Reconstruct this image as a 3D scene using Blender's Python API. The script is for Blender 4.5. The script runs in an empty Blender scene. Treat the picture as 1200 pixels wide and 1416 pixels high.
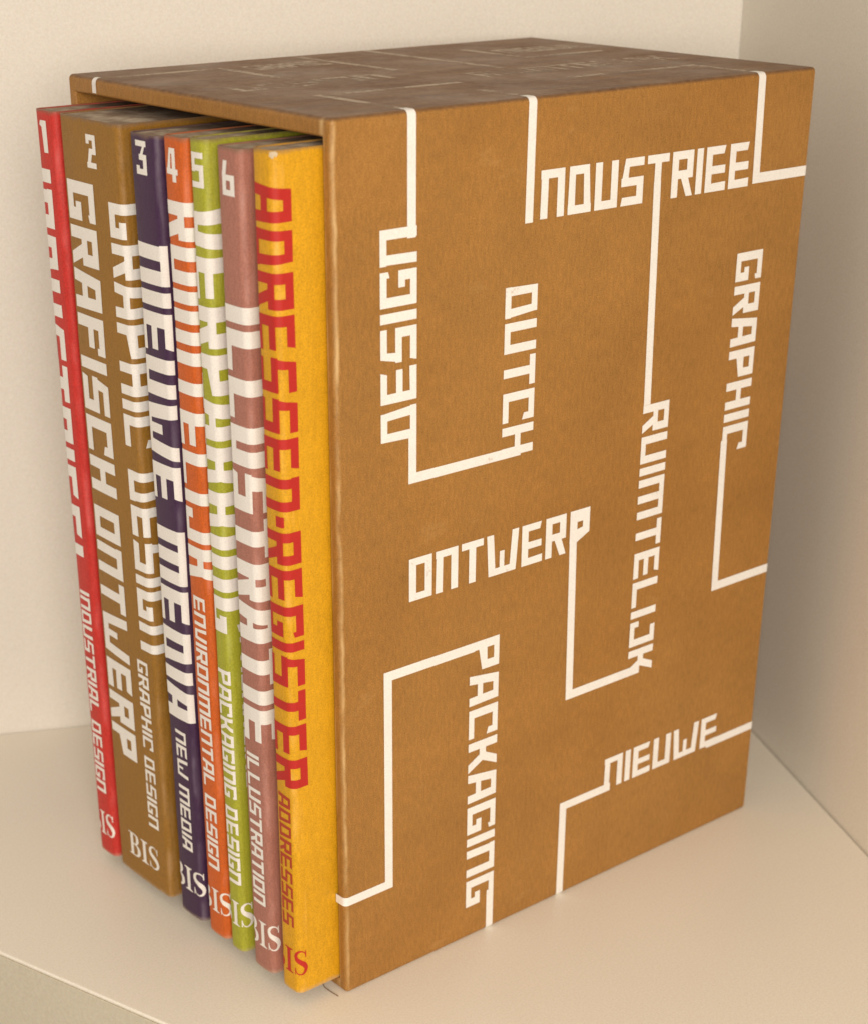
import bpy, bmesh, math, random
from mathutils import Vector, Matrix, noise
from mathutils.geometry import delaunay_2d_cdt
random.seed(7)
SC = bpy.context.scene
COL = SC.collection

# ------------------------------------------------------------------ camera
F_PX, SHX, SHY = 2433.68, -26.71, 308.29
CAM_R = [[0.7669166, -0.6417443, 0.0017732], [-0.2858569, -0.3440846, -0.8943666], [0.5745648, 0.6853977, -0.4473313]]
CAM_C = [-0.254794, -0.334053, 0.293505]
cam = bpy.data.cameras.new('camera')
cam.sensor_fit = 'HORIZONTAL'; cam.sensor_width = 36
cam.lens = F_PX / 1200 * 36
cam.shift_x = -SHX / 1200; cam.shift_y = SHY / 1200
cam.clip_start = 0.01; cam.clip_end = 50
co = bpy.data.objects.new('camera', cam); COL.objects.link(co)
m = Matrix.Identity(4)
for r in range(3):
    m[r][0] = CAM_R[0][r]; m[r][1] = -CAM_R[1][r]; m[r][2] = -CAM_R[2][r]; m[r][3] = CAM_C[r]
co.matrix_world = m
SC.camera = co
cam.dof.use_dof = True
cam.dof.focus_distance = 0.47
cam.dof.aperture_fstop = 25

# ------------------------------------------------------------------ light
SC.view_settings.view_transform = 'Standard'
SC.view_settings.look = 'None'
SC.view_settings.exposure = 0
SC.view_settings.gamma = 1
SC.render.engine = 'CYCLES'
SC.cycles.pixel_filter_type = 'BLACKMAN_HARRIS'
SC.cycles.filter_width = 1.6
w = bpy.data.worlds.new('World'); SC.world = w
w.use_nodes = True
bg = w.node_tree.nodes['Background']
bg.inputs['Color'].default_value = (1.0, 0.885, 0.76, 1)
bg.inputs['Strength'].default_value = 0.42

def area(name, loc, target, size, power, color):
    l = bpy.data.lights.new(name, 'AREA'); l.shape = 'DISK'; l.size = size
    l.energy = power; l.color = color
    o = bpy.data.objects.new(name, l); COL.objects.link(o)
    o.location = loc
    d = Vector(target) - Vector(loc)
    o.rotation_euler = d.to_track_quat('-Z', 'Y').to_euler()
    return o
area('room_lamp', (-0.56, -0.80, 0.42), (0.08, 0.05, 0.12), 0.46, 9.5, (1.0, 0.905, 0.80))

# ------------------------------------------------------------------ materials
def newmat(name):
    mt = bpy.data.materials.new(name); mt.use_nodes = True
    nt = mt.node_tree; bs = nt.nodes['Principled BSDF']
    return mt, nt, bs
def N(nt, t, **kw):
    n = nt.nodes.new(t)
    for k, v in kw.items():
        if k in n.inputs: n.inputs[k].default_value = v
        else: setattr(n, k, v)
    return n
def lk(nt, a, b): nt.links.new(a, b)
def ramp(nt, fac, c0, c1, p0=0.0, p1=1.0):
    r = nt.nodes.new('ShaderNodeValToRGB')
    r.color_ramp.elements[0].color = (*c0, 1); r.color_ramp.elements[0].position = p0
    r.color_ramp.elements[1].color = (*c1, 1); r.color_ramp.elements[1].position = p1
    lk(nt, fac, r.inputs[0]); return r.outputs[0]
def coords(nt, scale=(1, 1, 1)):
    tc = nt.nodes.new('ShaderNodeTexCoord'); mp = nt.nodes.new('ShaderNodeMapping')
    mp.inputs['Scale'].default_value = scale
    lk(nt, tc.outputs['Object'], mp.inputs[0]); return mp.outputs[0]
def mixc(nt, fac, a, b, mode='MIX'):
    x = nt.nodes.new('ShaderNodeMix'); x.data_type = 'RGBA'; x.blend_type = mode
    for s, v in ((0, fac), (6, a), (7, b)):
        if isinstance(v, (int, float)): x.inputs[s].default_value = v
        elif isinstance(v, tuple): x.inputs[s].default_value = (*v, 1)
        else: lk(nt, v, x.inputs[s])
    return x.outputs[2]
def fnoise(nt, vec, scale, detail=3, rough=0.6):
    n = nt.nodes.new('ShaderNodeTexNoise')
    n.inputs['Scale'].default_value = scale; n.inputs['Detail'].default_value = detail
    n.inputs['Roughness'].default_value = rough
    lk(nt, vec, n.inputs['Vector']); return n.outputs['Fac']
def scl(c, k): return tuple(min(1, x * k) for x in c)

def paper(name, c, speck=0.10, vert=0.5, blotch=0.10, rough=0.6, spec=0.3, bump=0.00003, fine=2600):
    """coloured paper or board: fine grain, vertical fibres and slow blotches"""
    mt, nt, bs = newmat(name)
    v = coords(nt); vs = coords(nt, (1, 1, 0.3))
    g = fnoise(nt, v, fine, 2, 0.7)
    f = fnoise(nt, vs, 1100, 3, 0.6)
    b = fnoise(nt, v, 38, 4, 0.6)
    base = ramp(nt, b, scl(c, 1 - blotch), scl(c, 1 + blotch), 0.3, 0.7)
    c1 = mixc(nt, 1.0, base, ramp(nt, f, (1 - speck * vert * 2,) * 3, (1 + 0 * speck,) * 3, 0.3, 0.65), 'MULTIPLY')
    c2 = mixc(nt, 1.0, c1, ramp(nt, g, (1 - speck * 2,) * 3, (1, 1, 1), 0.3, 0.6), 'MULTIPLY')
    lk(nt, c2, bs.inputs['Base Color'])
    bs.inputs['Roughness'].default_value = rough
    bs.inputs['Specular IOR Level'].default_value = spec
    bp = nt.nodes.new('ShaderNodeBump'); bp.inputs['Strength'].default_value = 0.6
    bp.inputs['Distance'].default_value = bump * 4
    lk(nt, g, bp.inputs['Height']); lk(nt, bp.outputs[0], bs.inputs['Normal'])
    return mt, nt, bs, c2

def kraft():
    mt, nt, bs, c2 = paper('kraft_board', (0.425, 0.203, 0.046), speck=0.18, vert=0.6, blotch=0.09, rough=0.5, spec=0.35)
    big = fnoise(nt, coords(nt), 13, 3, 0.5)
    c2 = mixc(nt, 1.0, c2, ramp(nt, big, (0.97, 0.94, 0.87), (1.03, 1.04, 1.06), 0.36, 0.64), 'MULTIPLY')
    # dark fibres flecked through the board
    v = coords(nt, (1, 1, 0.35))
    fl = fnoise(nt, v, 720, 4, 0.75)
    c3 = mixc(nt, ramp(nt, fl, (0, 0, 0), (0.55, 0.55, 0.55), 0.60, 0.72), c2, (0.25, 0.11, 0.03))
    sc_ = fnoise(nt, coords(nt, (1, 1, 0.10)), 150, 5, 0.7)
    c3 = mixc(nt, ramp(nt, sc_, (0, 0, 0), (0.30,) * 3, 0.64, 0.74), c3, (0.24, 0.105, 0.03))
    sc2 = fnoise(nt, coords(nt, (0.5, 1, 1)), 95, 5, 0.75)
    c3 = mixc(nt, ramp(nt, sc2, (0, 0, 0), (0.28,) * 3, 0.60, 0.72), c3, (0.50, 0.29, 0.10))
    lk(nt, ramp(nt, fnoise(nt, coords(nt), 60, 5), (0.38,) * 3, (0.62,) * 3, 0.3, 0.7), bs.inputs['Roughness'])
    # rubbed, paler folds along the rim of the opening
    sep = nt.nodes.new('ShaderNodeSeparateXYZ'); tc = nt.nodes.new('ShaderNodeTexCoord')
    lk(nt, tc.outputs['Object'], sep.inputs[0])
    def M(op, a, b=None, cl=False):
        n = nt.nodes.new('ShaderNodeMath'); n.operation = op; n.use_clamp = cl
        for i, q in enumerate((a, b)):
            if q is None: continue
            if isinstance(q, (int, float)): n.inputs[i].default_value = q
            else: lk(nt, q, n.inputs[i])
        return n.outputs[0]
    def near(sock, val, wd):    # 1 at val, 0 at distance wd
        return M('SUBTRACT', 1.0, M('DIVIDE', M('ABSOLUTE', M('SUBTRACT', sock, val)), wd), True)
    wob = M('MULTIPLY', M('SUBTRACT', fnoise(nt, coords(nt), 60, 3), 0.5), 0.0022)
    xw = M('ADD', sep.outputs[0], wob)
    e1 = M('MULTIPLY', near(xw, 0.0007, 0.00075), near(sep.outputs[1], 0.0, 0.0014))
    e2 = M('MULTIPLY', near(sep.outputs[0], 0.0, 0.0018), near(sep.outputs[1], 0.0034, 0.0012))
    e3 = M('MULTIPLY', near(sep.outputs[0], WB, 0.0012), near(sep.outputs[1], 0.0, 0.0012))
    e = M('ADD', M('ADD', e1, e2), e3, True)
    brk = ramp(nt, fnoise(nt, coords(nt, (1, 1, .35)), 130, 5), (0.0,) * 3, (1, 1, 1), 0.38, 0.62)
    c4 = mixc(nt, M('MULTIPLY', M('MULTIPLY', e, brk), 1.0, True), c3, (0.66, 0.44, 0.20))
    # darker brown mixed over the top board, uneven in streaks
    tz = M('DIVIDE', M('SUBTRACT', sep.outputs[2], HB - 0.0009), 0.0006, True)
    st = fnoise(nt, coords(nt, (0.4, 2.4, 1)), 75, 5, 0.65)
    top_mix = ramp(nt, st, (0.62,) * 3, (0.97,) * 3, 0.34, 0.6)
    top_col = mixc(nt, ramp(nt, fnoise(nt, coords(nt), 500, 4), (0, 0, 0), (1, 1, 1), 0.4, 0.65), (0.120, 0.054, 0.023), (0.190, 0.100, 0.048))
    c5 = mixc(nt, M('MULTIPLY', tz, top_mix), c4, top_col)
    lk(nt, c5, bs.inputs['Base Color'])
    return mt

def paint(name, c, rough=0.5, bump=0.00005, sc=900):
    mt, nt, bs = newmat(name)
    v = coords(nt)
    g = fnoise(nt, v, sc, 3, 0.7); b = fnoise(nt, v, 7, 3, 0.5)
    base = ramp(nt, b, scl(c, 0.96), scl(c, 1.03), 0.3, 0.7)
    c2 = mixc(nt, 1.0, base, ramp(nt, g, (0.90, 0.885, 0.85), (1, 1, 1), 0.35, 0.65), 'MULTIPLY')
    cn = nt.nodes.new('ShaderNodeTexNoise'); cn.inputs['Scale'].default_value = 1100; cn.inputs['Detail'].default_value = 2
    lk(nt, v, cn.inputs['Vector'])
    c2 = mixc(nt, 0.10, c2, cn.outputs['Color'], 'OVERLAY')
    lk(nt, c2, bs.inputs['Base Color'])
    bs.inputs['Roughness'].default_value = rough
    bs.inputs['Specular IOR Level'].default_value = 0.4
    bp = nt.nodes.new('ShaderNodeBump'); bp.inputs['Strength'].default_value = 0.5
    bp.inputs['Distance'].default_value = bump
    lk(nt, g, bp.inputs['Height']); lk(nt, bp.outputs[0], bs.inputs['Normal'])
    return mt

def N2(nt, sock, t0, k):
    a_ = nt.nodes.new('ShaderNodeMapRange'); lk(nt, sock, a_.inputs[0])
    a_.inputs[1].default_value = t0 - .08; a_.inputs[2].default_value = t0 + .08; a_.inputs[3].default_value = 0; a_.inputs[4].default_value = k
    return a_.outputs[0]
def ink(name, c, chip=0.0, under=(0.38, 0.20, 0.055)):
    mt, nt, bs = newmat(name)
    g = fnoise(nt, coords(nt), 2400, 2, 0.7); b = fnoise(nt, coords(nt), 120, 3, 0.6)
    base = ramp(nt, b, scl(c, 0.95), c, 0.3, 0.6)
    c2 = mixc(nt, 1.0, base, ramp(nt, g, (0.88,) * 3, (1, 1, 1), 0.3, 0.6), 'MULTIPLY')
    if chip:
        h = fnoise(nt, coords(nt), 520, 5, 0.75); h2 = fnoise(nt, coords(nt), 45, 3, 0.6)
        x = nt.nodes.new('ShaderNodeMath'); x.operation = 'ADD'; lk(nt, h, x.inputs[0]); lk(nt, h2, x.inputs[1])
        t0 = 1.28 if chip < 0.8 else 1.0
        c2 = mixc(nt, N2(nt, x.outputs[0], t0, chip), c2, under)
    lk(nt, c2, bs.inputs['Base Color'])
    bs.inputs['Roughness'].default_value = 0.55
    bs.inputs['Specular IOR Level'].default_value = 0.3
    return mt

def pages_mat():
    mt, nt, bs = newmat('page_edges')
    v = coords(nt, (0.05, 1, 1))      # leaves run front to back: lines across y
    f = fnoise(nt, v, 2600, 2, 0.8); s = fnoise(nt, coords(nt), 90, 4, 0.6)
    a = ramp(nt, f, (0.32, 0.25, 0.18), (0.66, 0.58, 0.45), 0.35, 0.65)
    c = mixc(nt, ramp(nt, s, (0, 0, 0), (0.85,) * 3, 0.36, 0.56), a, (0.19, 0.12, 0.075))
    lk(nt, c, bs.inputs['Base Color']); bs.inputs['Roughness'].default_value = 0.85
    return mt

# ------------------------------------------------------------------ object helpers
def link_mesh(name, verts, faces, mat, parent=None, smooth=False):
    me = bpy.data.meshes.new(name); me.from_pydata([tuple(v) for v in verts], [], faces); me.update()
    me.materials.append(mat)
    if smooth:
        for p in me.polygons: p.use_smooth = True
    o = bpy.data.objects.new(name, me); COL.objects.link(o)
    if parent: o.parent = parent
    return o
def link_bm(name, bm, mat, parent=None, smooth=False):
    me = bpy.data.meshes.new(name); bm.to_mesh(me); bm.free(); me.materials.append(mat)
    if smooth:
        for p in me.polygons: p.use_smooth = True
    o = bpy.data.objects.new(name, me); COL.objects.link(o)
    if parent: o.parent = parent
    return o
def thing(name, label, cat, loc=(0, 0, 0), group=None):
    o = bpy.data.objects.new(name, None); COL.objects.link(o); o.location = loc
    o.empty_display_size = 0.02
    o['label'] = label; o['category'] = cat
    if group: o['group'] = group
    return o

# ------------------------------------------------------------------ block lettering
def R_(x0, y0, x1, y1): return [(x0, y0), (x1, y0), (x1, y1), (x0, y1)]
def glyph(ch, a, b):
    """strokes of one capital in a box one unit high; returns width and polygons (a stem, b bar)"""
    top = R_(0, 1 - b, 1, 1); bot = R_(0, 0, 1, b); L = R_(0, 0, a, 1); Rr = R_(1 - a, 0, 1, 1)
    m0 = 0.5 - b * 0.5; m1 = 0.5 + b * 0.5
    if ch == 'O': return 1, [top, bot, L, Rr]
    if ch == 'N': return 1, [top, [(0, 0), (a, 0), (a + .02, 1), (.03, 1)], Rr]
    if ch == 'U': return 1, [bot, L, [(1 - a, 0), (1, 0), (1, 1), (1 - a, 1)]]
    if ch == 'D': return 1, [[(0, 0), (a, 0), (a, 1), (.04, 1)], [(1 - a, 0), (1, 0), (.88, 1), (.88 - a * .8, 1)],
                             R_(.04, 1 - b, .89, 1), bot]
    if ch == 'I': return a, [L]
    if ch == 'L': return 1, [L, bot]
    if ch == 'T': return 1, [top, R_(.5 - a / 2, 0, .5 + a / 2, 1)]
    if ch == 'H': return 1, [L, Rr, R_(0, m0, 1, m1)]
    if ch == 'E': return 1, [L, [(0, 1 - b), (.86, 1 - b), (.93, 1), (0, 1)], R_(0, m0 - .02, .95, m1 - .02), [(0, 0), (1, 0), (1, b * 1.1), (0, b)]]
    if ch == 'F': return 1, [L, top, R_(0, m0, .85, m1), [(1 - a * .6, .72), (1, .72), (1, 1), (1 - a * .6, 1)]]
    if ch == 'C': return 1, [L, top, bot, [(1 - a * .8, .68), (1, .62), (1, 1), (1 - a * .8, 1)]]
    if ch == 'G': return 1, [L, bot, R_(0, 1 - b, 1, 1), R_(1 - a, 0, 1, .5), R_(.52, .5 - b, 1, .5),
                             [(1 - a * .6, .74), (1, .78), (1, 1), (1 - a * .6, 1)]]
    if ch == 'S': return 1, [[(.1, 1 - b), (1, 1 - b), (1, 1), (.18, 1)], [(0, .45), (a, .45), (a + .06, 1), (.16, 1)],
                             R_(0, m0, 1, m1), R_(1 - a, 0, 1, m1), [(0, 0), (1, 0), (1, b), (.06, b)]]
    if ch == 'R': return 1, [L, top, R_(1 - a, .45, 1, 1), R_(0, .40, 1, .40 + b), [(.42, .44), (.42 + a, .5), (1.02, 0), (1.02 - a, 0)]]
    if ch == 'P': return 1, [L, top, R_(1 - a, .42, 1, 1), [(0, .26), (1, .42), (1, .42 + b), (0, .40 + b)]]
    if ch == 'B': return 1, [L, top, bot, Rr, R_(0, m0, 1, m1)]
    if ch == 'A': return 1, [[(-.04, 0), (a - .04, 0), (a + .12, 1), (.12, 1)], [(1 - a, 0), (1, 0), (.97, 1), (.97 - a, 1)],
                             R_(.12, 1 - b, .97, 1), R_(.04, .28, .97, .28 + b)]
    if ch == 'K': return 1, [L, R_(a * .8, m0 - .02, .62, m1 + .02), [(.40, .48), (.72, .48), (1.02, 1), (1.02 - a * 1.05, 1)],
                             [(.40, .52), (.72, .52), (1.05, 0), (1.05 - a * 1.05, 0)]]
    if ch == 'k': return 1, [L, R_(a * .8, m0, 1 - a * .6, m1), [(1 - a * 1.25, .46), (1 - a, 1), (1, 1), (.86, .5), (.86, .46)], [(1 - a * 1.25, .54), (.86, .54), (1.02, 0), (1.02 - a, 0)]]
    if ch == 'J': return 1, [Rr, bot, R_(0, 0, a * .8, .34), R_(.3, 1 - b, 1, 1)]
    if ch == 'M': return 1.5, [R_(0, 0, a, 1), R_(.75 - a / 2, 0, .75 + a / 2, 1), R_(1.5 - a, 0, 1.5, 1), R_(0, 1 - b, 1.5, 1)]
    if ch == 'V': return 1, [[(0, 1), (a, 1), (a + .06, b), (.16, 0)], [(1 - a, 1), (1, 1), (.88, 0), (.92 - a, b)], [(.16, 0), (.88, 0), (.92, b * 1.3), (.1, b * 1.3)]]
    if ch == 'W': return 1.5, [[(0, 1), (a, 1), (a + .12, 0), (.10, 0)], [(1.5 - a, 1), (1.5, 1), (1.38, 0), (1.38 - a, 0)],
                               R_(.72 - a * .35, 0, .72 + a * .35, .56), R_(.10, 0, 1.38, b)]
    if ch == '.': return a * 1.1, [R_(0, .40, a * 1.1, .62)]
    if ch == '1': return .62, [[(.30, 0), (.30 + a, 0), (.30 + a, 1), (.2, 1)], [(0, .86), (.3, .76), (.3, 1), (.12, 1)]]
    if ch == '2': return 1, [top, bot, R_(1 - a, .5, 1, 1), [(0, 0), (a, 0), (.62, .5), (.75, m1), (.3, m1)], R_(0, .72, a, 1), R_(.3, m0, 1, m1)]
    if ch == '3': return 1, [R_(0, 1 - b, 1, 1), bot, [(1, 1), (1 - a, 1 - b), (.38, .56), (.6, .5)], R_(1 - a, 0, 1, .60), R_(.30, .60 - b, 1, .60), R_(0, 0, a, .26)]
    if ch == '4': return 1, [[(.3, 1), (.8, 1), (.8, 1 - b), (.42, 1 - b), (a, .22), (0, .22)], R_(.52, 0, .52 + a, .34), R_(.52, .2, .82, 1), R_(0, .22, 1, .22 + b)]
    if ch == '5': return 1, [R_(.05, 1 - b, 1, 1), R_(.02, .45, a, 1), R_(.02, .48, 1, .48 + b), R_(1 - a, 0, 1, .48 + b), bot]
    if ch == '6': return 1, [[(0, 0), (a, 0), (a, .62), (a + .14, 1), (.14, 1), (0, .6)], bot, Rr[:2] + [(1, .6), (1 - a, .6)], R_(0, .6 - b, 1, .6)]
    raise KeyError(ch)

def arc_poly(cx, cy, rx, ry, t0, t1, w0, w1, n=14):
    """crescent stroke: thin at its ends (w0) and thick in its middle (w1)"""
    out, inn = [], []
    for i in range(n + 1):
        k = i / n; t = math.radians(t0 + (t1 - t0) * k)
        wd = w0 + (w1 - w0) * math.sin(math.pi * k)
        c, s = math.cos(t), math.sin(t)
        out.append((cx + rx * c, cy + ry * s)); inn.append((cx + (rx - wd) * c, cy + (ry - w0 * .9) * s))
    return out + inn[::-1]
def ribbon(pts, ws):
    """thick-thin stroke through points (quads, so overlaps are safe)"""
    P = []
    n = len(pts) - 1
    for i in range(n * 6 + 1):
        t = i / 6; k = min(int(t), n - 1); u = t - k
        p0, p1, p2, p3 = (Vector(pts[max(0, min(n, j))]) for j in (k - 1, k, k + 1, k + 2))
        q = 0.5 * ((2 * p1) + (p2 - p0) * u + (2 * p0 - 5 * p1 + 4 * p2 - p3) * u * u + (3 * p1 - p0 - 3 * p2 + p3) * u ** 3)
        P.append((q, ws[k] * (1 - u) + ws[k + 1] * u))
    L, Rr = [], []
    for i, (q, wd) in enumerate(P):
        d = (P[min(i + 1, len(P) - 1)][0] - P[max(i - 1, 0)][0]).normalized(); nn = Vector((-d.y, d.x))
        L.append(q + nn * wd / 2); Rr.append(q - nn * wd / 2)
    return [[tuple(L[i]), tuple(L[i + 1]), tuple(Rr[i + 1]), tuple(Rr[i])] for i in range(len(P) - 1)]
def serif_glyph(ch):
    if ch == 'I': return .42, [R_(.13, 0, .31, 1), R_(0, 0, .44, .045), R_(0, .955, .44, 1), [(.06, .045), (.38, .045), (.31, .10), (.13, .10)], [(.13, .9), (.31, .9), (.38, .955), (.06, .955)]]
    if ch == 'B': return .74, [R_(.12, 0, .30, 1), R_(0, 0, .4, .045), R_(0, .955, .4, 1)] + \
        ribbon([(.3, .977), (.46, .96), (.57, .86), (.57, .70), (.48, .56), (.28, .525)], [.045, .07, .17, .18, .07, .045]) + \
        ribbon([(.3, .525), (.5, .50), (.64, .38), (.65, .2), (.52, .05), (.28, .022)], [.045, .07, .18, .19, .08, .045])
    if ch == 'S': return .62, ribbon([(.54, .72), (.50, .88), (.36, .972), (.20, .94), (.10, .80), (.14, .64), (.30, .53), (.46, .42), (.54, .26), (.48, .10), (.32, .028), (.14, .08), (.06, .28)],
                                     [.03, .04, .05, .09, .14, .18, .20, .20, .16, .11, .05, .04, .03]) + [R_(.52, .70, .56, .98), R_(.045, .02, .085, .3)]

def word_polys(text, a, b, length, cap, gap=0.16, space=0.55, serif=False):
    """polygons in (along, up) metres; the word is fitted to the given length"""
    items = []; x = 0
    for i, ch in enumerate(text):
        if ch == ' ': x += space; continue
        wd, ps = serif_glyph(ch) if serif else glyph(ch, a, b)
        items.append((x, ps)); x += wd + gap
    x -= gap
    k = length / x
    return [[((ox + px) * k, py * cap) for px, py in p] for ox, ps in items for p in ps]

def union_tris(polys, xcuts=(), ycuts=()):
    """union of overlapping polygons as one flat mesh, then cut along the given lines"""
    vs, fs = [], []
    for p in polys:
        ar = sum(p[i][0] * p[(i + 1) % len(p)][1] - p[(i + 1) % len(p)][0] * p[i][1] for i in range(len(p)))
        if abs(ar) < 1e-14: continue
        if ar < 0: p = p[::-1]
        i0 = len(vs); vs += [Vector(q) * 1000 for q in p]; fs.append(list(range(i0, i0 + len(p))))
    v2, e2, f2, ov, oe, of = delaunay_2d_cdt(vs, [], fs, 0, 1e-4)
    bm = bmesh.new()
    bv = [bm.verts.new((v.x / 1000, v.y / 1000, 0)) for v in v2]
    for f, o in zip(f2, of):
        if o:
            try: bm.faces.new([bv[i] for i in f])
            except ValueError: pass
    bmesh.ops.delete(bm, geom=[v for v in bm.verts if not v.link_faces], context='VERTS')
    for ax, cuts in ((0, xcuts), (1, ycuts)):
        for c in cuts:
            co_ = [0, 0, 0]; co_[ax] = c; no = [0, 0, 0]; no[ax] = 1
            bmesh.ops.bisect_plane(bm, geom=bm.verts[:] + bm.edges[:] + bm.faces[:], dist=1e-7, plane_co=co_, plane_no=no)
    return bm

def printed(name, polys2, surf, mat, parent, xcuts=(), ycuts=(), label=None, off=0.00010):
    """polys2 in surface coordinates (s, z); surf(s, z, off) gives the point"""
    bm = union_tris(polys2, xcuts, ycuts)
    flip = None
    for v in bm.verts:
        v.co = surf(v.co.x, v.co.y, off)
    bm.normal_update()
    o = link_bm(name, bm, mat, parent)
    if label: o['label'] = label
    return o
def place(polys, origin, along, up):
    return [[(origin[0] + x * along[0] + y * up[0], origin[1] + x * along[1] + y * up[1]) for x, y in p] for p in polys]

# ------------------------------------------------------------------ the setting: shelf and walls
WB, TB, HB = 0.1738, 0.1181, 0.24
BTT = 0.0044; BT = 0.0034        # board thickness
ANG = -0.45940
COR = Vector((0.24968, 0.09344, 0))
U = Vector((math.cos(ANG), math.sin(ANG), 0)); V = Vector((math.sin(ANG), -math.cos(ANG), 0))
white_board = paint('painted_shelf', (0.90, 0.85, 0.75), rough=0.36, sc=1500)
wall_paint = paint('painted_wall', (0.79, 0.755, 0.69), rough=0.6, bump=0.00006, sc=1500)
edge_paint = paint('shelf_edge_paint', (0.62, 0.56, 0.44), rough=0.5)

def prism(name, poly, z0, z1, mat, bev=0.0, parent=None):
    bm = bmesh.new()
    b_ = [bm.verts.new((p[0], p[1], z0)) for p in poly]; t_ = [bm.verts.new((p[0], p[1], z1)) for p in poly]
    n = len(poly)
    bm.faces.new(t_); bm.faces.new(b_[::-1])
    for i in range(n): bm.faces.new([b_[i], b_[(i + 1) % n], t_[(i + 1) % n], t_[i]])
    bmesh.ops.recalc_face_normals(bm, faces=bm.faces)
    if bev: bmesh.ops.bevel(bm, geom=bm.edges[:], offset=bev, segments=3, affect='EDGES', profile=0.5)
    return link_bm(name, bm, mat, parent)
g = 0.0005
e0 = Vector((-0.06627, 0.08342, 0)); ed = Vector((0.01840, -0.06216, 0)).normalized()
c0 = COR - U * g + V * g
# where the diagonal front edge of the corner shelf meets the two walls
def isect(p, d, q, e):
    k = d.x * e.y - d.y * e.x; t = ((q.x - p.x) * e.y - (q.y - p.y) * e.x) / k
    return p + d * t
pa = isect(e0, ed, c0, -U); pb = isect(e0, ed, c0, V)
sh = prism('shelf', [c0[:2], pa[:2], pb[:2]], -0.034, 0.0, white_board, 0.0005)
sh['kind'] = 'structure'
en = Vector((ed.y, -ed.x, 0))
if en.x > 0: en = -en
ea, eb = pa + ed * 0.002 + en * 0.0002, pb - ed * 0.002 + en * 0.0002
prism('edge_band', [ea[:2], eb[:2], (eb + en * 0.0006)[:2], (ea + en * 0.0006)[:2]], -0.0332, -0.0008, edge_paint, 0.0002, sh)
bw = prism('back_wall', [COR[:2], (COR - U * 1.1)[:2], (COR - U * 1.1 - V * .04)[:2], (COR + U * .04 - V * .04)[:2], (COR + U * .04)[:2]], -0.45, 0.75, wall_paint)
bw['kind'] = 'structure'
c1 = COR + V * 0.0004
sw = prism('side_wall', [c1[:2], (c1 + U * .04)[:2], (c1 + U * .04 + V * .9)[:2], (c1 + V * .9)[:2]], -0.45, 0.75, paint('painted_side_panel', (0.84, 0.80, 0.715), rough=0.55, bump=0.00006, sc=1500))
sw['kind'] = 'structure'

# ------------------------------------------------------------------ slipcase
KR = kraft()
WHITE = ink('white_ink', (0.86, 0.82, 0.76))
CASE_INK = ink('case_white_ink', (0.88, 0.855, 0.81), 0.5)
RED_INK = ink('red_ink', (0.50, 0.024, 0.018))
TOP_INK = ink('top_white_ink', (0.50, 0.40, 0.30), 0.85, (0.17, 0.09, 0.045))  # duller, browner white for the print on the top board
case = thing('slipcase', 'brown kraft board slipcase printed with white block lettering and lines, open on its left side', 'slipcase', (0, 0, 0))
RO, RR = 0.0013, 0.0013     # radius of the outer folds, of the folds round the opening
def build_case():
    bm = bmesh.new()
    x0, x1, y0, y1, z0, z1 = 0, WB, 0, TB, 0, HB
    def box(a, b, c, d, e, f): return [bm.verts.new(p) for p in ((a, c, e), (b, c, e), (b, d, e), (a, d, e), (a, c, f), (b, c, f), (b, d, f), (a, d, f))]
    o = box(x0, x1, y0, y1, z0, z1); i = box(x0, x1 - BT, y0 + BT, y1 - BT, z0 + BT, z1 - BTT)
    for q in ((0, 3, 2, 1), (4, 5, 6, 7), (0, 1, 5, 4), (3, 7, 6, 2), (1, 2, 6, 5)): bm.faces.new([o[k] for k in q])
    for q in ((0, 1, 2, 3), (4, 7, 6, 5), (0, 4, 5, 1), (3, 2, 6, 7), (1, 5, 6, 2)): bm.faces.new([i[k] for k in q])
    for a, b in ((0, 3), (3, 7), (7, 4), (4, 0)): bm.faces.new([o[a], o[b], i[b], i[a]])
    bmesh.ops.recalc_face_normals(bm, faces=bm.faces)
    eps = 1e-6
    def ends(e): return [v.co for v in e.verts]
    outer, rim, inner = [], [], []
    for e in bm.edges:
        a, b = ends(e)
        ina = a in [v.co for v in i[:]] ; 
        if e.verts[0] in i and e.verts[1] in i:
            if abs(a.x) < eps and abs(b.x) < eps: inner.append(e)
        elif e.verts[0] in o and e.verts[1] in o:
            outer.append(e)
    bmesh.ops.bevel(bm, geom=outer, offset=RO, segments=5, affect='EDGES', profile=0.5)
    inner = [e for e in bm.edges if all(abs(v.co.x) < eps for v in e.verts) and
             all(abs(v.co.y - BT) < eps or abs(v.co.y - TB + BT) < eps or abs(v.co.z - BT) < eps or abs(v.co.z - HB + BTT) < eps for v in e.verts)
             and all(BT - eps < v.co.y < TB - BT + eps and BT - eps < v.co.z < HB - BTT + eps for v in e.verts)]
    bmesh.ops.bevel(bm, geom=inner, offset=0.0006, segments=3, affect='EDGES', profile=0.5)
    return bm
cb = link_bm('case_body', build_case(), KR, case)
for p in cb.data.polygons: p.use_smooth = False

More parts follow.
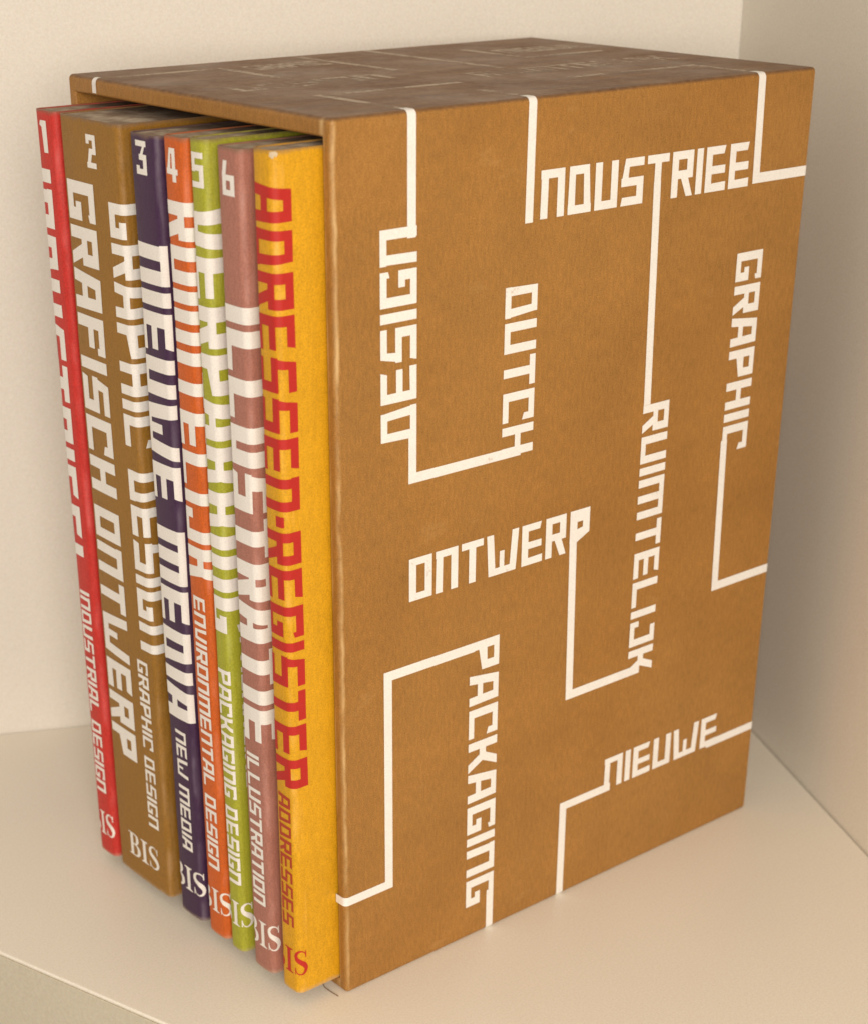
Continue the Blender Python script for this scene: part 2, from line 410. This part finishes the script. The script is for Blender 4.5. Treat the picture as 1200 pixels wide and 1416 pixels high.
def arcw(t, r):
    """t: distance past the start of a fold of radius r -> (forward, round) travel"""
    L = r * math.pi / 2
    if t <= 0: return t, 0
    if t < L: return r * math.sin(t / r), r * (1 - math.cos(t / r))
    return r, r + (t - L)
def case_surf(u, v, off):
    """printed side of the case, carried round the folds: u across, v up"""
    x, y, z = u, 0.0, v
    nx, ny, nz = 0, -1, 0
    if v > HB - RO:
        f, d = arcw(v - (HB - RO), RO); z = HB - RO + f; y = d
        an = min((v - (HB - RO)) / RO, math.pi / 2); ny, nz = -math.cos(an), math.sin(an)
    elif u < RO:
        f, d = arcw(RO - u, RO); x = RO - f; y = d
        an = min((RO - u) / RO, math.pi / 2); ny, nx = -math.cos(an), -math.sin(an)
    elif u > WB - RO:
        f, d = arcw(u - (WB - RO), RO); x = WB - RO + f; y = d
        an = min((u - (WB - RO)) / RO, math.pi / 2); ny, nx = -math.cos(an), math.sin(an)
    elif v < RO:
        f, d = arcw(RO - v, RO); z = RO - f; y = d
        an = min((RO - v) / RO, math.pi / 2); ny, nz = -math.cos(an), -math.sin(an)
    return Vector((x + nx * off, y + ny * off, z + nz * off))
L_ = RO * math.pi / 2
fold = [k / 5 * L_ for k in range(6)]
XC = [RO - f for f in fold] + [WB - RO + f for f in fold]
ZC = [HB - RO + f for f in fold] + [RO - f for f in fold]
MM = 0.001
def face_word(text, o, along, up, length, cap, a, b, extra=(), label=None, gap=.16):
    P = place(word_polys(text, a, b, length * MM, cap * MM, gap), (o[0] * MM, o[1] * MM), along, up)
    P += [[(x * MM, y * MM) for x, y in q] for q in extra]
    return printed('printed_word', P, case_surf, CASE_INK, case, XC, ZC, label)
RT, UPV, DN, LF = (1, 0), (0, 1), (0, -1), (-1, 0)
TOPZ = 240 + 3
face_word('DESIGN', (25.6, 160.6), UPV, LF, 52.8, 11.6, .285, .18,
          [R_(22.6, 210.6, 25.3, TOPZ), R_(23.0, 148.4, 25.6, 162), R_(23.0, 148.4, 55, 151.1)], 'white word DESIGN reading upwards, with lines to the top and to DUTCH')
face_word('DUTCH', (55.3, 194.1), DN, RT, 45.2, 11.3, .29, .18, [R_(55, 148.4, 62.2, 151.1)], 'white word DUTCH reading downwards')
face_word('NDUSTRIEE', (66.6, 210.0), RT, UPV, 80.8, 12.1, .30, .18,
          [[(61.4, 209.6), (64.1, 209.6), (64.4, TOPZ), (61.7, TOPZ)],
           [(149.4, 210.4), (152.3, 210.4), (151.4, TOPZ), (148.5, TOPZ)], R_(149.4, 210.4, 178, 213.2),
           [(110.0, 153.25), (112.7, 153.25), (111.3, 215), (108.6, 215)]], 'white word INDUSTRIEEL with its I and L drawn out to the top edge')
face_word('RUIMTELIJK', (109.9, 153.2), DN, RT, 84.7, 10.8, .29, .18,
          [R_(83.8, 68.3, 115, 71.1), [(83.6, 68.3), (86.4, 68.3), (85.3, 117.9), (82.5, 117.9)],
           ], 'white word RUIMTELIJK reading downwards')
face_word('ONTWER', (23.2, 115.6), RT, UPV, 57.6, 12.0, .31, .17,
          [R_(82.4, 124.0, 90.2, 127.6), [(82.4, 117.9), (85.3, 117.9), (90.2, 120.2), (90.2, 122.7), (82.4, 121.2)],
           R_(87.5, 121.0, 90.2, 127.6), R_(82.4, 117.9, 85.3, 127.6)], 'white word ONTWERP with the stem of its P running down')
face_word('GRAPHIC', (145.5, 191.4), DN, RT, 59.4, 11.3, .30, .18,
          [[(146.2, 87.2), (149.0, 87.2), (147.7, 136), (145.0, 136)], R_(146.2, 87.2, 178, 90.0)], 'white word GRAPHIC reading downwards')
face_word('PACKAGING', (45.2, 97.3), DN, RT, 86.4, 11.0, .29, .18,
          [R_(14.6, 94.5, 47, 97.3), R_(14.4, 29.4, 17.2, 97.3), R_(-3.4, 29.4, 17.0, 32.1), R_(53.5, -1.5, 56.2, 14)], 'white word PACKAGING reading downwards')
face_word('NIEUWE', (102.2, 31.4), RT, UPV, 52.6, 10.8, .29, .18,
          [R_(83.2, 30.6, 105, 33.3), R_(83.2, -1.5, 86.0, 33.0), R_(150, 30.7, 178, 33.4)], 'white word NIEUWE with lines to the right and bottom edges')

# lettering on the top of the case, seen almost edge-on
def top_surf(u, v, off): return Vector((u, v, HB + off))
TP = [R_(*[q * MM for q in r]) for r in ((74, 68, 76.8, 115.8), (101, 54, 103.8, 115.8), (22.6, 3.7, 25.3, 33.8), (22.6, 34, 70, 36.8),
      (148.5, 3.7, 151.3, 23.8), (100, 24, 151.3, 26.8), (126, 73.2, 128.8, 100), (126, 70, 160, 72.8), (38, 70, 40.8, 100.6), (6, 101, 40.8, 103.8),
      (61.7, 3.7, 64.4, 20))]
for t_ in TP: printed('printed_line', [t_], top_surf, TOP_INK, case, off=0.00003)
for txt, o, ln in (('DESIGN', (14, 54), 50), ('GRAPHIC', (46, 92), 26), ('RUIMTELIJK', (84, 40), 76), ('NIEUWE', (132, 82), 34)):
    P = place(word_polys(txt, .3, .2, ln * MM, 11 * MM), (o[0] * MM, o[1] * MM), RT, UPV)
    printed('printed_word', P, top_surf, TOP_INK, case, off=0.00003)
# the line that folds over the far end of the rim
def rim_surf(y, v, off):
    if v <= HB - RO: return Vector((-off, y, v))
    f, d = arcw(v - (HB - RO), RO); an = min((v - (HB - RO)) / RO, math.pi / 2)
    return Vector((d - math.cos(an) * off, y, HB - RO + f + math.sin(an) * off))
printed('printed_line', [R_(0.1030, HB - 0.0038, 0.1050, HB + 0.0012)], rim_surf, WHITE, case, (), ZC, label='short white line folded over the far rim')

# ------------------------------------------------------------------ books
PAGES = pages_mat()
XS = -0.0133; ZB = 0.0036; BH = 0.2289; DEP = 0.166
RB = 0.0017
class Book:
    def __init__(s, k, y0, y1, colr, label, lean=0.0, xs=XS, r=RB, dz=0.0):
        s.y0, s.y1, s.w, s.r, s.xs, s.k, s.lean = y0, y1, y1 - y0, r, xs, k, lean
        s.h = BH + dz
        s.root = thing('book', label, 'book', (0, y1, ZB), 'books of the set in the slipcase')
        n = 4
        s.sk = [-s.r + 2 * s.r * i / 6 for i in range(7)]
        s.sk += [s.r + (s.w - 2 * s.r) * i / n for i in range(1, n)]
        s.sk += [s.w - s.r + 2 * s.r * i / 6 for i in range(7)]
        s.zk = [s.h * i / 22 for i in range(23)]
        M_, nt, bs, c2 = paper('cover_' + colr[0], colr[1], speck=0.13, vert=0.55, blotch=0.05, rough=0.5, spec=0.3, fine=2200)
        sep = nt.nodes.new('ShaderNodeSeparateXYZ'); tc = nt.nodes.new('ShaderNodeTexCoord'); lk(nt, tc.outputs['Object'], sep.inputs[0])
        def M(op, a, b=None, cl=False):
            n = nt.nodes.new('ShaderNodeMath'); n.operation = op; n.use_clamp = cl
            for i, v_ in enumerate((a, b)):
                if v_ is None: continue
                if isinstance(v_, (int, float)): n.inputs[i].default_value = v_
                else: lk(nt, v_, n.inputs[i])
            return n.outputs[0]
        wv = M('MULTIPLY', M('SUBTRACT', fnoise(nt, coords(nt), 140, 4), 0.5), 0.003)
        head = M('DIVIDE', M('SUBTRACT', M('ADD', sep.outputs[2], wv), s.h - 0.0010), 0.0012, True)
        c3 = mixc(nt, M('MULTIPLY', head, 0.75), c2, (0.20, 0.13, 0.085))
        foot = M('DIVIDE', M('SUBTRACT', 0.0012, M('ADD', sep.outputs[2], wv)), 0.0014, True)
        c3 = mixc(nt, M('MULTIPLY', foot, 0.55), c3, (0.42, 0.33, 0.23))
        k_ = M('SUBTRACT', 1.0, M('DIVIDE', M('ABSOLUTE', M('ADD', sep.outputs[1], s.w - 0.0006)), 0.0009), True)
        k_ = M('MULTIPLY', k_, M('LESS_THAN', sep.outputs[0], s.xs + 0.003))
        br = ramp(nt, fnoise(nt, coords(nt, (1, 1, .3)), 210, 5), (0,) * 3, (1,) * 3, 0.46, 0.66)
        c3 = mixc(nt, M('MULTIPLY', M('MULTIPLY', k_, br), 0.45), c3, tuple(min(1, q_ * 1.1 + .16) for q_ in colr[1]))
        lk(nt, c3, bs.inputs['Base Color'])
        # covers: outer skin, inner skin .4 mm inside, closed round
        T = 0.0005
        S = [-DEP * .98, -DEP * .5, -.03, -.012] + s.sk + [s.w + .012, s.w + .03, s.w + DEP * .5, s.w + DEP * .98]
        vs, fs = [], []
        nz = len(s.zk); ns = len(S)
        for zz in s.zk:
            for q in S: vs.append(s.P(q, zz, 0))
            for q in S: vs.append(s.P(q, zz, -T))
        row = 2 * ns
        for j in range(nz - 1):
            for i in range(ns - 1):
                a = j * row + i
                fs.append((a, a + row, a + row + 1, a + 1))
                b = a + ns
                fs.append((b, b + 1, b + row + 1, b + row))
            for i, c in ((0, 1), (ns - 1, 0)):
                a = j * row + i; b = a + ns
                fs.append((a, b, b + row, a + row) if c else (a, a + row, b + row, b))
        for j, c in ((0, 1), (nz - 1, 0)):
            for i in range(ns - 1):
                a = j * row + i; b = a + ns
                fs.append((a, a + 1, b + 1, b) if c else (a, b, b + 1, a + 1))
        o = link_mesh('cover', vs, fs, M_, s.root, smooth=True)
        try:
            me = o.data
            me.set_sharp_from_angle(angle=math.radians(50))
        except Exception: pass
        # leaves
        T2 = T + 0.0001
        vs, fs = [], []
        S2 = [-DEP * .975, -.03] + s.sk + [s.w + .03, s.w + DEP * .975]
        zr = [0.0002] + s.zk[2:-2:4] + [s.h - 0.0003]
        for zz in zr:
            for q in S2: vs.append(s.P(q, zz, -T2))
        n2 = len(S2)
        for j in range(len(zr) - 1):
            for i in range(n2):
                a = j * n2 + i; b = j * n2 + (i + 1) % n2
                fs.append((a, a + n2, b + n2, b))
        fs.append(tuple(range(n2))); fs.append(tuple((len(zr) - 1) * n2 + i for i in range(n2))[::-1])
        link_mesh('page_block', vs, fs, PAGES, s.root)
    def P(s, q, z, off):
        """point at distance q across the spine from its far corner, height z; object coordinates"""
        w, r = s.w, s.r
        if q <= -r: x, y, nx, ny = -q, 0, 0, 1
        elif q < r:
            a = (q + r) / (2 * r) * math.pi / 2
            x, y = r - r * math.sin(a), -r + r * math.cos(a); nx, ny = -math.sin(a), math.cos(a)
        elif q <= w - r: x, y, nx, ny = 0, -q, -1, 0
        elif q < w + r:
            a = (q - (w - r)) / (2 * r) * math.pi / 2
            x, y = r - r * math.cos(a), -(w - r) - r * math.sin(a); nx, ny = -math.cos(a), -math.sin(a)
        else: x, y, nx, ny = q - w, -w, 0, -1
        # spine slightly full across, uneven down its length; pressed flat inside the case
        t = min(max(q / w, 0), 1)
        bul = 0.0004 * (4 * t * (1 - t))
        wob = 0.00022 * noise.noise(Vector((s.k * 7.3, z * 30, 1.7)))
        x += -bul + wob * (1 if x < .02 else 0)
        yy = 0.0002 * noise.noise(Vector((s.k * 3.1, z * 22, x * 20)))
        return Vector((s.xs + x + nx * off, y + ny * off + yy + s.lean * z / s.h, z))
    def text(s, name, text, z_top, z_bot, base, cap, mat, a, b, label=None, gap=.16, space=.55, upright=False, serif=False, extra=()):
        """base: spine distance of the baseline from the far corner (mm); z in scene mm"""
        P = word_polys(text, a, b, (z_top - z_bot) * MM, cap * MM, gap, space, serif)
        P = place(P, (base * MM, z_top * MM - ZB), DN, RT) + [[(x * MM, y * MM - ZB) for x, y in q] for q in extra]
        return printed(name, P, s.P, mat, s.root, s.sk, s.zk, label, 0.00007)
    def up(s, name, text, q0, q1, z0, z1, mat, a=.3, b=.17, label=None, serif=False, gap=.08):
        P = word_polys(text, a, b, (q1 - q0) * MM, (z1 - z0) * MM, gap, .5, serif)
        P = place(P, (q0 * MM, z0 * MM - ZB), RT, UPV)
        return printed(name, P, s.P, mat, s.root, s.sk, s.zk, label, 0.00007)

def q(bk, y): return bk.y1 * 1000 - y      # spine distance from a measured y (mm)
# --- 1 red
b1 = Book(1, .1036, .1137, ('red', (0.62, 0.040, 0.030)), 'thin red book numbered 1 with INDUSTRIAL DESIGN on its spine, beside the brown book')
b1.up('numeral', '1', q(b1, 110.9), q(b1, 107.8), 221.6, 229.9, WHITE, .42, .2)
b1.text('title', 'INDUSTRIEEL', 217.3, 98.8, q(b1, 107.3) - 14, 14, WHITE, .34, .2, 'white title INDUSTRIEEL running off round the back of the spine')
b1.text('subtitle', 'INDUSTRIAL DESIGN', 94.5, 26.0, q(b1, 111.6), 5.5, WHITE, .27, .17)
b1.up('publisher_mark', 'BIS', q(b1, 116.5), q(b1, 103.6), 10.2, 18.6, WHITE, serif=True, label='white serif letters BIS')
# --- 2 brown
b2 = Book(2, .0713, .1010, ('brown', (0.335, 0.162, 0.024)), 'thick brown book numbered 2 with GRAFISCH ONTWERP, between the red and the dark purple book')
b2.up('numeral', '2', q(b2, 86.8), q(b2, 82.2), 220.4, 228.8, WHITE, .33, .17)
b2.text('title', 'GRAFISCH', 216.2, 129.8, q(b2, 98.9), 14.0, WHITE, .32, .21, 'white word GRAFISCH along the far half of the spine')
b2.text('title', 'ONTWERP', 125.0, 45.5, q(b2, 98.9), 14.0, WHITE, .32, .21, 'white word ONTWERP along the far half of the spine')
b2.text('title', 'GRAPHIC DESIGN', 212.8, 86.0, q(b2, 77.9), 14.0, WHITE, .31, .19, 'white title GRAPHIC DESIGN folded round the near corner of the spine', space=.6)
b2.text('subtitle', 'GRAPHIC DESIGN', 82.0, 25.8, q(b2, 80.6), 5.3, WHITE, .27, .17)
b2.up('publisher_mark', 'BIS', q(b2, 93.8), q(b2, 76.6), 10.4, 18.4, WHITE, serif=True, label='white serif letters BIS')
# --- 3 purple
b3 = Book(3, .0534, .0660, ('purple', (0.062, 0.026, 0.070)), 'dark purple book numbered 3 with NEW MEDIA on its spine', dz=-.0010)
b3.up('numeral', '3', q(b3, 62.4), q(b3, 57.6), 221.8, 230.0, WHITE, .33, .17)
b3.text('title', 'NIEUWE', 205.0, 136.4, q(b3, 66.0), 14, WHITE, .37, .19, 'white word NIEUWE folded round the spine')
b3.text('title', 'MEDIA', 128.4, 70.2, q(b3, 66.0), 14, WHITE, .37, .19, 'white word MEDIA folded round the spine')
b3.text('subtitle', 'NEW MEDIA', 66.4, 26.6, q(b3, 61.8), 5.3, WHITE, .27, .17)
b3.up('publisher_mark', 'BIS', q(b3, 68.6), q(b3, 52.0), 12.2, 20.4, WHITE, serif=True, label='white serif letters BIS')
# --- 4 orange
b4 = Book(4, .0407, .0505, ('orange', (0.66, 0.130, 0.018)), 'orange book numbered 4 with ENVIRONMENTAL DESIGN on its spine')
b4.up('numeral', '4', q(b4, 48.4), q(b4, 43.6), 221.8, 229.8, WHITE, .33, .17)
b4.text('title', 'RUIMTELIJk', 217.3, 117.6, q(b4, 50.4), 14, WHITE, .36, .19, 'white title RUIMTELIJK folded round the spine')
b4.text('subtitle', 'ENVIRONMENTAL DESIGN', 112.4, 26.6, q(b4, 47.9), 5.4, WHITE, .27, .17)
b4.up('publisher_mark', 'BIS', q(b4, 53.4), q(b4, 38.4), 11.6, 19.4, WHITE, serif=True, label='white serif letters BIS')
# --- 5 green
b5 = Book(5, .0318, .0390, ('green', (0.42, 0.420, 0.035)), 'lime green book numbered 5 with PACKAGING DESIGN on its spine', dz=.0006)
b5.up('numeral', '5', q(b5, 37.4), q(b5, 32.7), 221.8, 230.0, WHITE, .33, .17)
b5.text('title', 'VERPAkkING', 217.3, 105.6, q(b5, 39.4), 14, WHITE, .36, .19, 'white title VERPAKKING folded round the spine')
b5.text('subtitle', 'PACKAGING DESIGN', 94.4, 26.4, q(b5, 37.3), 5.3, WHITE, .27, .17)
b5.text('cover_title', 'PACKAGING', 104.0, 58.0, b5.w * 1000 + 3.4, 9, WHITE, .3, .19, 'white lettering starting on the front cover')
b5.up('publisher_mark', 'BIS', q(b5, 43.0), q(b5, 28.0), 12.0, 20.2, WHITE, serif=True, label='white serif letters BIS')
# --- 6 pink
b6 = Book(6, .0171, .0272, ('pink', (0.44, 0.185, 0.135)), 'dusty pink book numbered 6 with ILLUSTRATION on its spine')
b6.up('numeral', '6', q(b6, 24.2), q(b6, 19.4), 221.6, 229.6, WHITE, .33, .17)
b6.text('title', 'ILLUSTRATIE', 195.8, 77.6, q(b6, 26.0), 14, WHITE, .40, .18, 'white title ILLUSTRATIE folded round the spine')
b6.text('subtitle', 'ILLUSTRATION', 73.6, 25.4, q(b6, 25.0), 5.6, WHITE, .28, .17)
b6.up('publisher_mark', 'BIS', q(b6, 29.4), q(b6, 14.4), 11.2, 19.6, WHITE, serif=True, label='white serif letters BIS')
# --- 7 yellow
b7 = Book(7, .0042, .0128, ('yellow', (0.75, 0.38, 0.012)), 'yellow book with ADRESSEN-REGISTER in red letters, right beside the printed slipcase panel', dz=.0012)
b7.text('title', 'ADRESSEN.REGISTER', 226.0, 69.6, q(b7, 12.8), 13.4, RED_INK, .30, .18, 'red title ADRESSEN-REGISTER folded round the spine')
printed('scuff', [[(7.4e-3, b7.h - .0013), (8.4e-3, b7.h - .0019), (8.9e-3, b7.h - .0012), (9.5e-3, b7.h - .0015), (9.9e-3, b7.h - .0006), (9.0e-3, b7.h - .0002), (7.6e-3, b7.h - .0004)]], b7.P, ink('bare_paper', (0.62, 0.50, 0.34)), b7.root, b7.sk, b7.zk, 'pale scuffed spot at the head of the spine', .00006)
b7.text('subtitle', 'ADDRESSES', 66.8, 25.2, q(b7, 10.9), 5.2, ink('dull_red_ink', (0.44, 0.05, 0.02)), .27, .17)
b7.up('publisher_mark', 'BIS', q(b7, 16.6), q(b7, 1.2), 9.6, 17.8, RED_INK, serif=True, label='red serif letters BIS')

# ------------------------------------------------------------------ a hair on the shelf
pts = [[-0.00137, 0.00976], [-0.00288, 0.00674], [-0.00298, 0.00352], [-0.00269, 0.00048]]
cu = bpy.data.curves.new('hair', 'CURVE'); cu.dimensions = '3D'; cu.bevel_depth = 0.00012; cu.bevel_resolution = 1
sp = cu.splines.new('BEZIER'); sp.bezier_points.add(len(pts) - 1)
for p_, c_ in zip(sp.bezier_points, pts):
    p_.co = (c_[0], c_[1], 0.00025); p_.handle_left_type = p_.handle_right_type = 'AUTO'
tmp = bpy.data.objects.new('hair_curve', cu); COL.objects.link(tmp)
dg = bpy.context.evaluated_depsgraph_get()
me = bpy.data.meshes.new_from_object(tmp.evaluated_get(dg))
bpy.data.objects.remove(tmp)
hm, nt, bs = newmat('hair_brown'); bs.inputs['Base Color'].default_value = (0.22, 0.12, 0.05, 1)
me.materials.clear(); me.materials.append(hm)
hair = bpy.data.objects.new('hair', me); COL.objects.link(hair)
hair['label'] = 'thin brown curved hair lying on the shelf under the corner of the yellow book'; hair['category'] = 'hair'
